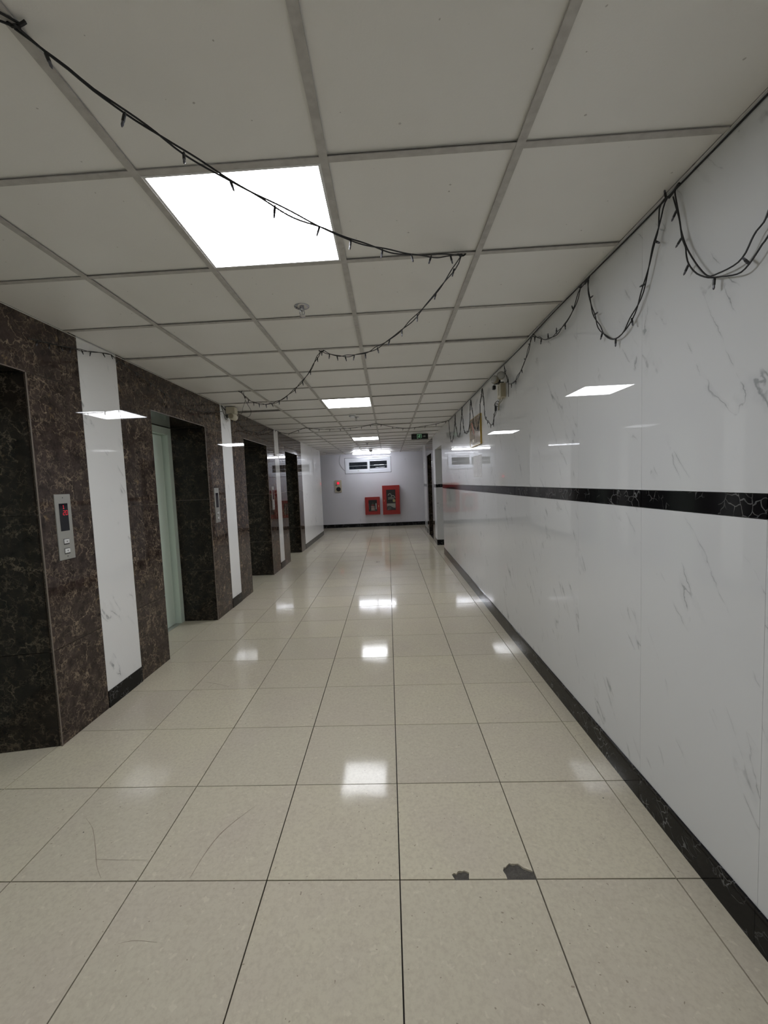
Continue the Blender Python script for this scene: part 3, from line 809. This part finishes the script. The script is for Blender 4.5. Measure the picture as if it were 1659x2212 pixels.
bm = bmesh.new(); lathe(bm, [(0.0608, 0.235), (0.0608, 0.262)], 'Z'); mesh_obj('label_band', bm, M['paleprint'], fe, smooth=True)
bm = bmesh.new(); lathe(bm, [(0.020, 0.33), (0.020, 0.365), (0.012, 0.375)], 'Z', n=12); mesh_obj('valve', bm, M['steel_dark'], fe)
boxes('lever', [((-0.01, -0.06, 0.372), (0.01, 0.02, 0.380)), ((-0.01, -0.055, 0.350), (0.01, 0.0, 0.357))], M['steel_dark'], fe)
bm = bmesh.new(); tube(bm, catmull([(0.02, 0, 0.35), (0.07, 0, 0.34), (0.085, 0, 0.25), (0.078, 0, 0.10)], 0.02), 0.009, 6); mesh_obj('hose', bm, M['blackp'], fe)
for s in (-1, 1):
    tag(boxes('instruction_card', [((-0.56 + s * 0.125 - 0.014, YE - 0.165, 0.60), (-0.56 + s * 0.125 + 0.014, YE - 0.163, 0.80))], M['whitep']),
        'narrow white card beside the extinguisher, on the ' + ('lock side' if s > 0 else 'hinge side'), 'card', 'white cards in the short red cabinet')
fh = thing('fire_hose', (0.08, YE - 0.11, 0.424), 'folded pale fire hose with valve inside the tall red cabinet', 'fire hose')
bm = bmesh.new()
for j, zz in enumerate((0.50, 0.545)):
    tube(bm, catmull([(-0.10, 0.0, zz), (-0.03, -0.03, zz + 0.006), (0.03, -0.03, zz + 0.004), (0.10, 0.0, zz)], 0.02), 0.011, 6)
tube(bm, catmull([(-0.10, 0.0, 0.62), (-0.06, -0.02, 0.68), (-0.01, -0.02, 0.67), (0.02, -0.02, 0.61)], 0.02), 0.012, 6)
tube(bm, catmull([(0.0, -0.02, 0.57), (0.04, -0.03, 0.61), (0.10, -0.02, 0.60), (0.14, 0.0, 0.53)], 0.02), 0.012, 6)
mesh_obj('hose_folds', bm, M['hose'], fh)
bm = bmesh.new(); lathe(bm, [(0.035, -0.06), (0.035, -0.02), (0.05, -0.02), (0.05, 0.02)], 'Y', (0.10, 0, 0.44), 14); mesh_obj('valve', bm, M['brass'], fh)
boxes('hose_pack', [((-0.15, -0.042, 0.012), (0.15, 0.04, 0.35))], M['hose'], fh, bevel=0.01)
bm = bmesh.new()
tube(bm, catmull([(-0.17, -0.062, 0.20), (-0.10, -0.064, 0.25), (-0.04, -0.064, 0.255), (0.03, -0.062, 0.21), (0.09, -0.062, 0.185), (0.16, -0.062, 0.19)], 0.02), 0.018, 8)
tube(bm, catmull([(-0.17, -0.062, 0.16), (-0.09, -0.064, 0.20), (0.0, -0.064, 0.18), (0.16, -0.062, 0.15)], 0.02), 0.02, 8)
tube(bm, catmull([(-0.17, -0.062, 0.11), (0.0, -0.064, 0.13), (0.16, -0.062, 0.10)], 0.02), 0.02, 8)
mesh_obj('black_hose', bm, M['blackp'], fh)
bm = bmesh.new()
pp = [on(u, v, 1, YE - 0.01) for u, v in ((735, 984), (733, 998), (737, 1008), (744, 1016), (749, 1020))]
tube(bm, catmull(pp, 0.05), 0.006)
tag(mesh_obj('cable', bm, M['greywire']), 'thin grey cable curving down the end wall to the window frame', 'cable')

# ================================================================== RIGHT WALL FITTINGS
em = thing('emergency_light', (XR, 3.895, 2.255), 'aged twin-head emergency light with cream box on the white wall', 'emergency light')
boxes('battery_box', [((-0.050, -0.055, -0.065), (0.0, 0.055, 0.062))], M['cream'], em, bevel=0.004)
boxes('slot', [((-0.0515, -0.012, -0.040), (-0.049, 0.010, 0.040))], M['cream_dark'], em)
boxes('tan_side', [((-0.044, -0.0565, -0.060), (-0.006, -0.054, 0.056))], M['cream_dark'], em)  # tan sheet that makes this side darker than the box
boxes('bracket', [((-0.090, -0.03, 0.060), (-0.01, 0.015, 0.074)), ((-0.075, -0.05, 0.062), (-0.045, 0.0, 0.090))], M['blackp'], em)
boxes('knob', [((-0.112, -0.045, 0.008), (-0.085, -0.01, 0.044))], M['blackp'], em, bevel=0.004)
def lamp_head(c, dirv, r):
    z = Vector(dirv).normalized(); rot = z.to_track_quat('Z', 'Y').to_matrix().to_4x4(); mt = Matrix.Translation(c) @ rot
    bm = bmesh.new(); lathe(bm, [(0.012, -0.045), (r * 0.6, -0.032), (r * 0.95, -0.006), (r, 0.004), (r * 0.97, 0.008)], 'Z', n=20); bm.transform(mt)
    hd = mesh_obj('lamp_head', bm, M['cream_dark'], em, smooth=True)
    bm = bmesh.new(); lathe(bm, [(r * 0.96, 0.008), (r * 0.7, 0.014), (r * 0.3, 0.017), (0.003, 0.018)], 'Z', n=20); bm.transform(mt)
    mesh_obj('lens', bm, M['lens'], hd, smooth=True)
lamp_head(Vector((-0.105, -0.075, 0.085)), (-0.75, -0.45, 0.12), 0.036)
lamp_head(Vector((-0.050, -0.085, 0.115)), (-0.35, -0.9, 0.1), 0.037)
bm = bmesh.new()
tube(bm, catmull([(-0.03, 0.03, -0.066), (-0.03, 0.05, -0.085), (-0.025, 0.09, -0.095), (-0.02, 0.125, -0.12), (-0.02, 0.135, -0.15)], 0.01), 0.0045)
tube(bm, catmull([(-0.02, -0.03, -0.066), (-0.02, 0.03, -0.09), (-0.02, 0.10, -0.10), (-0.02, 0.11, -0.15)], 0.01), 0.003)
mesh_obj('cable', bm, M['tan_wire'], em)

pl = thing('picture_board', (XR, 5.12, 2.04), 'brown picture board with gold edge behind hanging fairy lights', 'picture')
boxes('board', [((-0.018, -0.29, -0.167), (0.0, 0.29, 0.167))], M['picture'], pl)
boxes('gold_edge', [((-0.0205, -0.294, -0.171), (0.0, -0.288, 0.171)), ((-0.0205, 0.288, -0.171), (0.0, 0.294, 0.171)), ((-0.0205, -0.288, -0.171), (0.0, 0.288, -0.165)), ((-0.0205, -0.288, 0.165), (0.0, 0.288, 0.171))], M['gold'], pl)
bm = bmesh.new()
for ring in ([(0.16, 0.12), (0.20, 0.13), (0.06, -0.02), (0.03, -0.05), (0.05, 0.0)],): bm.faces.new([bm.verts.new((-0.0188, a, b)) for a, b in ring])
mesh_obj('red_mark', bm, M['redprint'], pl)
bm = bmesh.new(); bm.faces.new([bm.verts.new((-0.0188, a, b)) for a, b in ((0.06, -0.12), (0.15, -0.12), (0.15, -0.085), (0.06, -0.085))]); mesh_obj('pale_mark', bm, M['paleprint'], pl)
bm = bmesh.new(); bm.faces.new([bm.verts.new((-0.0188, a, b)) for a, b in ((-0.22, -0.155), (0.10, -0.155), (0.10, -0.145), (-0.22, -0.140))]); mesh_obj('pale_mark', bm, M['paleprint'], pl)
for y0, y1, which in ((4.868, 5.093, 'nearer the emergency light'), (5.100, 5.325, 'nearer the side passage')):
    n = boxes('paper_notice', [((-0.0012, -(y1 - y0) / 2, -0.13), (0.0, (y1 - y0) / 2, 0.13))], M['paper'], None, (XR, (y0 + y1) / 2, 1.622))
    tag(n, 'white printed notice below the picture board, ' + which, 'paper notice', 'paper notices on the white wall')
for yy, zz, lab in ((10.2, 1.88, 'small white sign plate on the marble beside the dark right recess'), (12.25, 1.94, 'small white sign plate on the white tiles near the end wall')):
    sp = thing('sign_plate', (XR, yy, zz), lab, 'sign', 'small sign plates on the far right wall')
    boxes('plate', [((-0.010, -0.09, -0.07), (0.0, 0.09, 0.07))], M['whitep'], sp, bevel=0.002)
    rect = [((-0.0115, -0.06, -0.04), (-0.009, 0.06, -0.03)), ((-0.0115, -0.06, 0.03), (-0.009, 0.06, 0.04)), ((-0.0115, -0.06, -0.03), (-0.009, -0.045, 0.03)), ((-0.0115, 0.045, -0.03), (-0.009, 0.06, 0.03))]
    boxes('symbol', rect, M['steel_dark'], sp)

# ---- camera unit on the second white strip, left wall
sc = thing('security_camera', (XL, 5.25, ZC), 'cream box and camera high on a white strip of the lift wall', 'camera')
boxes('junction_box', [((0.015, -0.06, -0.085), (0.125, 0.06, -0.001))], M['cream'], sc, bevel=0.006)
bm = bmesh.new(); lathe(bm, [(0.040, -0.07), (0.042, 0.02), (0.040, 0.055), (0.030, 0.06)], 'Y', (0.085, 0, -0.118), 18); mesh_obj('camera_body', bm, M['cream'], sc, smooth=True)
bm = bmesh.new(); lathe(bm, [(0.030, -0.071), (0.026, -0.078), (0.006, -0.08)], 'Y', (0.085, 0, -0.118), 16); mesh_obj('lens', bm, M['cream_dark'], sc)
boxes('bracket', [((0.0, -0.02, -0.125), (0.05, 0.02, -0.088))], M['steel_dark'], sc)
bm = bmesh.new()
tube(bm, catmull([(0.006, -0.17, -0.002), (0.006, -0.13, -0.05), (0.008, -0.11, -0.09), (0.012, -0.06, -0.11)], 0.015), 0.004)
tube(bm, catmull([(0.006, -0.14, -0.002), (0.008, -0.09, -0.03), (0.014, -0.05, -0.04)], 0.015), 0.0045)
tube(bm, catmull([(0.008, -0.10, -0.11), (0.010, -0.07, -0.145), (0.012, -0.03, -0.15), (0.016, -0.01, -0.125)], 0.012), 0.003)
mesh_obj('cable', bm, M['wire'], sc)

# ================================================================== STRING LIGHTS
def bulb_mesh():
    bm = bmesh.new()
    lathe(bm, [(0.0028, 0.0), (0.0042, 0.006), (0.0042, 0.022)], 'Z', n=7, mi=0)
    lathe(bm, [(0.0034, 0.022), (0.0036, 0.031), (0.0015, 0.036)], 'Z', n=7, mi=1)
    me = bpy.data.meshes.new('bulb'); bm.to_mesh(me); bm.free()
    me.materials.append(M['wire']); me.materials.append(M['bulbtip'])
    return me
BULB = bulb_mesh()
def put_bulb(parent, p, d, s=1.0):
    o = bpy.data.objects.new('bulb', BULB); COL.objects.link(o); o.parent = parent
    o.location = p; o.rotation_mode = 'QUATERNION'; o.rotation_quaternion = Vector(d).normalized().to_track_quat('Z', 'Y'); o.scale = (s, s, s)
def twin(bm, pts, r, amp, n=5, step=0.02, wl=0.22):
    c = catmull(pts, step); L_ = 0.0
    ph = random.random() * 6
    for strand in (0, 1):
        out = []; L_ = 0.0
        for i, p in enumerate(c):
            if i: L_ += (p - c[i - 1]).length
            t = (c[min(i + 1, len(c) - 1)] - c[max(i - 1, 0)]).normalized()
            u = t.cross(Vector((0.3, 0.5, 1))).normalized(); w = t.cross(u)
            a = 2 * math.pi * L_ / wl + ph + strand * math.pi
            edge = min(1.0, L_ / 0.05)
            out.append(p + (u * math.cos(a) + w * math.sin(a)) * amp * edge * (0.7 + 0.5 * math.sin(L_ * 17 + strand)))
        tube(bm, out, r, n)
    return c
def bulbs_along(parent, c, gap, mode, s=1.0, n_in=None, start=0.05):
    acc = gap - start; sign = 1
    for a, b in zip(c, c[1:]):
        acc += (b - a).length
        if acc > gap:
            acc = random.uniform(-0.02, 0.02); t = (b - a).normalized()
            if mode == 'down': d = Vector((random.uniform(-0.45, 0.45), random.uniform(-0.3, 0.3), -1))
            else:
                d = t.cross(n_in) * sign + Vector((0, random.uniform(-0.35, 0.35), -0.35 + random.uniform(-0.2, 0.2))); sign = -sign if random.random() < 0.55 else sign
            put_bulb(parent, b, d, s)
def chord(pix, h0, h1):
    """pixels of a hanging string -> points in the vertical plane through its two ceiling hooks"""
    p0, p1 = on(*h0, 2, ZC), on(*h1, 2, ZC)
    dv = (p1 - p0); dv.z = 0
    n = Vector((-dv.y, dv.x, 0)).normalized()
    pts = [on_plane(u, v, p0, n) for u, v in pix]
    for p in pts: p.z = min(p.z, ZC - 0.004)
    return pts

A = [(0, 36), (31.6, 58), (97, 110), (148, 148), (202, 194), (270, 242.6), (337.5, 287), (397, 329), (464, 371), (548, 417.7), (624, 460), (700, 493.6), (730, 507), (769, 520.5), (826, 538), (888, 549.4), (938, 552.5), (973, 551.4), (998, 546.4)]
B = [(998, 547), (981, 580), (942, 632), (911, 669), (877, 704), (842, 733), (815, 750), (796, 760), (769, 766), (742, 769), (717, 766), (695, 756)]
Cc = [(693.4, 757.8), (680, 781), (668, 804), (653, 823), (634, 843), (610, 862), (587, 871.6), (564, 872.7), (541, 866), (525.6, 852), (519, 846)]
ga = thing('string_light', on(997, 548, 2, ZC), 'black fairy light string looped across the ceiling under the nearest light panel', 'string light', 'black fairy light strings')
def local(o, pts): return [p - o.location for p in pts]
bm = bmesh.new()
pa = chord(A, (32, 46), (997, 547))
pa[0] = pa[0]; lead = [Vector((-1.382, 0.40, ZC - 0.02)), Vector((-1.1, 0.66, ZC - 0.035))]
ca = twin(bm, local(ga, lead + pa), 0.0026, 0.006, wl=0.5)
cb = twin(bm, local(ga, chord(B, (997, 547), (694, 757))), 0.0026, 0.006, wl=0.35)
cc = twin(bm, local(ga, chord(Cc, (694, 757), (519, 845))), 0.0026, 0.0055, wl=0.3)
mesh_obj('wire', bm, M['wire'], ga)
bm = bmesh.new()
D1 = [on(u, v, 1, 4.50) for u, v in ((526.5, 847), (526.5, 855), (530, 864), (527.5, 872), (524.6, 881.5), (522.7, 892.5), (519.3, 894))]
D2 = [on(u, v, 1, 4.50) for u, v in ((530, 864), (536, 875.7), (541, 884), (542.4, 891), (539, 899), (531, 901.7))]
tube(bm, catmull(local(ga, D1), 0.02), 0.0022); tube(bm, catmull(local(ga, D2), 0.02), 0.0022)
mesh_obj('loose_end', bm, M['wire'], ga)
hk = on(32, 46, 2, ZC) - ga.location
for hp in (hk, Vector((0, 0, 0)), on(694, 757, 2, ZC) - ga.location, on(519, 845, 2, ZC) - ga.location):
    bm = bmesh.new(); tube(bm, catmull([hp + Vector((-0.018, 0, 0.002)), hp + Vector((-0.008, 0, -0.008)), hp + Vector((0.01, 0, -0.008)), hp + Vector((0.02, 0.004, 0.002))], 0.006), 0.004)
    mesh_obj('tie', bm, M['wire'], ga)
for cpts, g_ in ((ca, 0.135), (cb, 0.125), (cc, 0.125)): bulbs_along(ga, cpts, g_, 'down', 1.0)

E1 = [(596, 930), (605, 934), (614, 935.5), (625, 936), (640, 931), (660, 923.5)]
E2 = [(660, 923.5), (680, 926.6), (718, 927), (745, 925.6), (774, 923), (793, 919), (812, 914.5)]
E3 = [(812, 914.5), (841, 921), (865, 924.5), (882, 925), (913, 921), (947, 914.5), (968, 908)]
ge = thing('string_light', on(812, 914, 2, ZC), 'thin black fairy light string spanning the ceiling wall to wall before the exit sign', 'string light', 'black fairy light strings')
bm = bmesh.new()
for pix, h0, h1 in ((E1, (596, 929), (660, 923)), (E2, (660, 923), (812, 914)), (E3, (812, 914), (968, 908))):
    cpts = twin(bm, local(ge, chord(pix, h0, h1)), 0.0024, 0.005, n=4, step=0.04, wl=0.4); bulbs_along(ge, cpts, 0.16, 'down', 1.1)
mesh_obj('wire', bm, M['wire'], ge)

XS = XR - 0.022
def wallpts(pix, x=XS):
    pts = [on(u, v, 0, x) for u, v in pix]
    for p in pts: p.z = min(p.z, ZC - 0.006)
    return pts
S1a = [(1457.8, 410), (1458.5, 420.6), (1462.4, 442), (1467, 467), (1471, 495.5), (1479.6, 525), (1489, 545.5), (1501.5, 566), (1512, 580), (1523, 592), (1534, 597), (1550, 591), (1572, 581), (1595, 566), (1611, 545.5), (1623, 519), (1634, 499), (1650, 480), (1659, 458), (1685, 390), (1720, 300), (1745, 190)]
S1b = [(1454, 425), (1462, 453), (1469, 480), (1473, 513), (1481, 533), (1482, 545.5), (1485, 563), (1492, 577), (1506, 591.5), (1531, 600), (1556, 598), (1581, 595), (1601, 588), (1618.5, 570), (1633, 549), (1647, 527), (1659, 510), (1690, 445), (1725, 330), (1745, 190)]
S2 = [(1459, 412), (1439, 428), (1428, 451.5), (1423, 491), (1411, 535), (1403, 571), (1393, 614), (1383, 646), (1369, 678), (1349.5, 714), (1330, 731.5), (1314, 729.5), (1298, 712), (1286, 686), (1276, 654), (1271, 626), (1270, 606)]
S3 = [(1268, 604), (1254, 622), (1244, 654), (1232, 682), (1216.5, 704), (1199, 723.6), (1179, 733.5), (1165, 729.5), (1151, 725)]
S4 = [(1149, 726), (1143, 749), (1135, 777), (1123, 805), (1111, 825), (1102, 829.5), (1098.5, 828), (1097, 820), (1094, 812), (1091, 803), (1089, 790)]
S4b = [(1097, 823), (1098, 829), (1098.5, 836), (1098.5, 846), (1098.5, 857)]
S5 = [(1042, 838.5), (1043.6, 852), (1046, 874), (1048, 901), (1054.5, 910), (1061, 918), (1066, 913.6), (1067, 901), (1070.7, 890), (1070.7, 883)]
S6 = [(1041, 840), (1040, 856), (1037, 874), (1037, 894), (1033.7, 914), (1032, 928), (1026.4, 928), (1022.8, 914), (1022, 899), (1019, 881), (1017, 863)]
S7 = [(1016.5, 863), (1015.6, 883), (1014.7, 912), (1012, 930), (1006.6, 937), (1002, 926), (1000, 908), (998.4, 890), (998.4, 879)]
S8 = [(998.4, 880), (996.6, 903), (994.8, 921), (993, 941), (989.4, 942.5), (986.7, 930), (984, 914), (984, 895.5)]
S9 = [(983.4, 895.5), (982, 921), (979.4, 944), (975, 953), (972, 939), (970.4, 921), (969, 908)]
NX = Vector((-1, 0, 0))
gr = thing('string_light', wallpts([(1270, 606)])[0], 'black fairy light string in big swags on the white wall', 'string light', 'black fairy light strings')
bm = bmesh.new()
tube(bm, catmull(local(gr, wallpts(S1a)), 0.02), 0.0026); tube(bm, catmull(local(gr, wallpts(S1b)), 0.02), 0.0026)
b1 = catmull(local(gr, wallpts(S1b)), 0.02)
bulbs_along(gr, b1, 0.12, 'side', 1.0, NX)
for pix in (S2, S3, S4):
    cpts = twin(bm, local(gr, wallpts(pix)), 0.0026, 0.0052, wl=0.26); bulbs_along(gr, cpts, 0.115, 'side', 1.0, NX)
tube(bm, catmull(local(gr, wallpts(S4b)), 0.02), 0.003)
mesh_obj('wire', bm, M['wire'], gr)
for pz in wallpts([(1457, 411), (1269, 605), (1150, 726)]):
    hp = pz - gr.location
    bm = bmesh.new(); tube(bm, [hp + Vector((-0.004, -0.03, 0.004)), hp + Vector((0, 0, 0)), hp + Vector((0, 0.03, -0.006))], 0.0045)
    mesh_obj('tie', bm, M['wire'], gr)
gs = thing('string_light', wallpts([(1041, 839)])[0], 'black fairy light string in narrow swags around the picture board', 'string light', 'black fairy light strings')
bm = bmesh.new()
for pix in (S5, S6, S7, S8, S9):
    cpts = twin(bm, local(gs, wallpts(pix, XR - 0.035)), 0.003, 0.0055, n=4, wl=0.25); bulbs_along(gs, cpts, 0.10, 'side', 1.0, NX)
mesh_obj('wire', bm, M['wire'], gs)
pc = wallpts([(1070.5, 881)])[0] - gs.location
boxes('connector', [(tuple(pc + Vector((-0.008, -0.015, -0.03))), tuple(pc + Vector((0.008, 0.015, 0.02))))], M['blackp'], gs, bevel=0.003)
bm = bmesh.new()
lp = [on(u, v, 0, XR - 0.02) - gs.location for u, v in ((1070.7, 880), (1068, 876), (1070, 872), (1076, 873), (1078, 870), (1075, 866), (1069, 872), (1073, 878), (1077, 876))]
tube(bm, catmull(lp, 0.01), 0.0035)
mesh_obj('wire_tangle', bm, M['wire'], gs)
# cable in the corner between right wall and ceiling
bm = bmesh.new()
tube(bm, [Vector((XR - 0.006 - 0.004 * math.sin(y * 3.1), y, ZC - 0.007 - 0.004 * math.sin(y * 2.3) ** 2)) for y in [0.6 + 0.15 * i for i in range(46)]], 0.0035)
tag(mesh_obj('cable', bm, M['wire']), 'black cable running in the corner above the white wall', 'cable')
# left wall string and cable
gl = thing('string_light', (XL, 3.0, ZC - 0.03), 'black fairy light string sagging across the lift wall above the marble', 'string light', 'black fairy light strings')
LX = XL + 0.016
l1 = [on(u, v, 0, LX) for u, v in ((60, 731), (124, 746), (165, 754), (185, 758.6), (202, 760), (226, 763), (240, 766))]
l2 = [on(u, v, 0, LX) for u, v in ((240, 766), (254.6, 778), (306.6, 814), (361.6, 854), (405, 880), (434, 889), (466, 889.5), (480, 889.5))]
l3 = [on(u, v, 0, LX) for u, v in ((500, 905), (518, 914), (531, 927.7), (542, 931.6), (552.5, 933.5), (561, 935), (571, 930), (581.5, 925), (596, 930))]
for lst in (l1, l2, l3):
    for p in lst: p.z = min(p.z, ZC - 0.006)
bm = bmesh.new()
for lst, g_ in ((l1, 0.09), (l2, 0.22), (l3, 0.12)):
    cpts = twin(bm, local(gl, lst), 0.0022, 0.004, n=4, wl=0.25); bulbs_along(gl, cpts, g_, 'down', 0.9)
mesh_obj('wire', bm, M['wire'], gl)
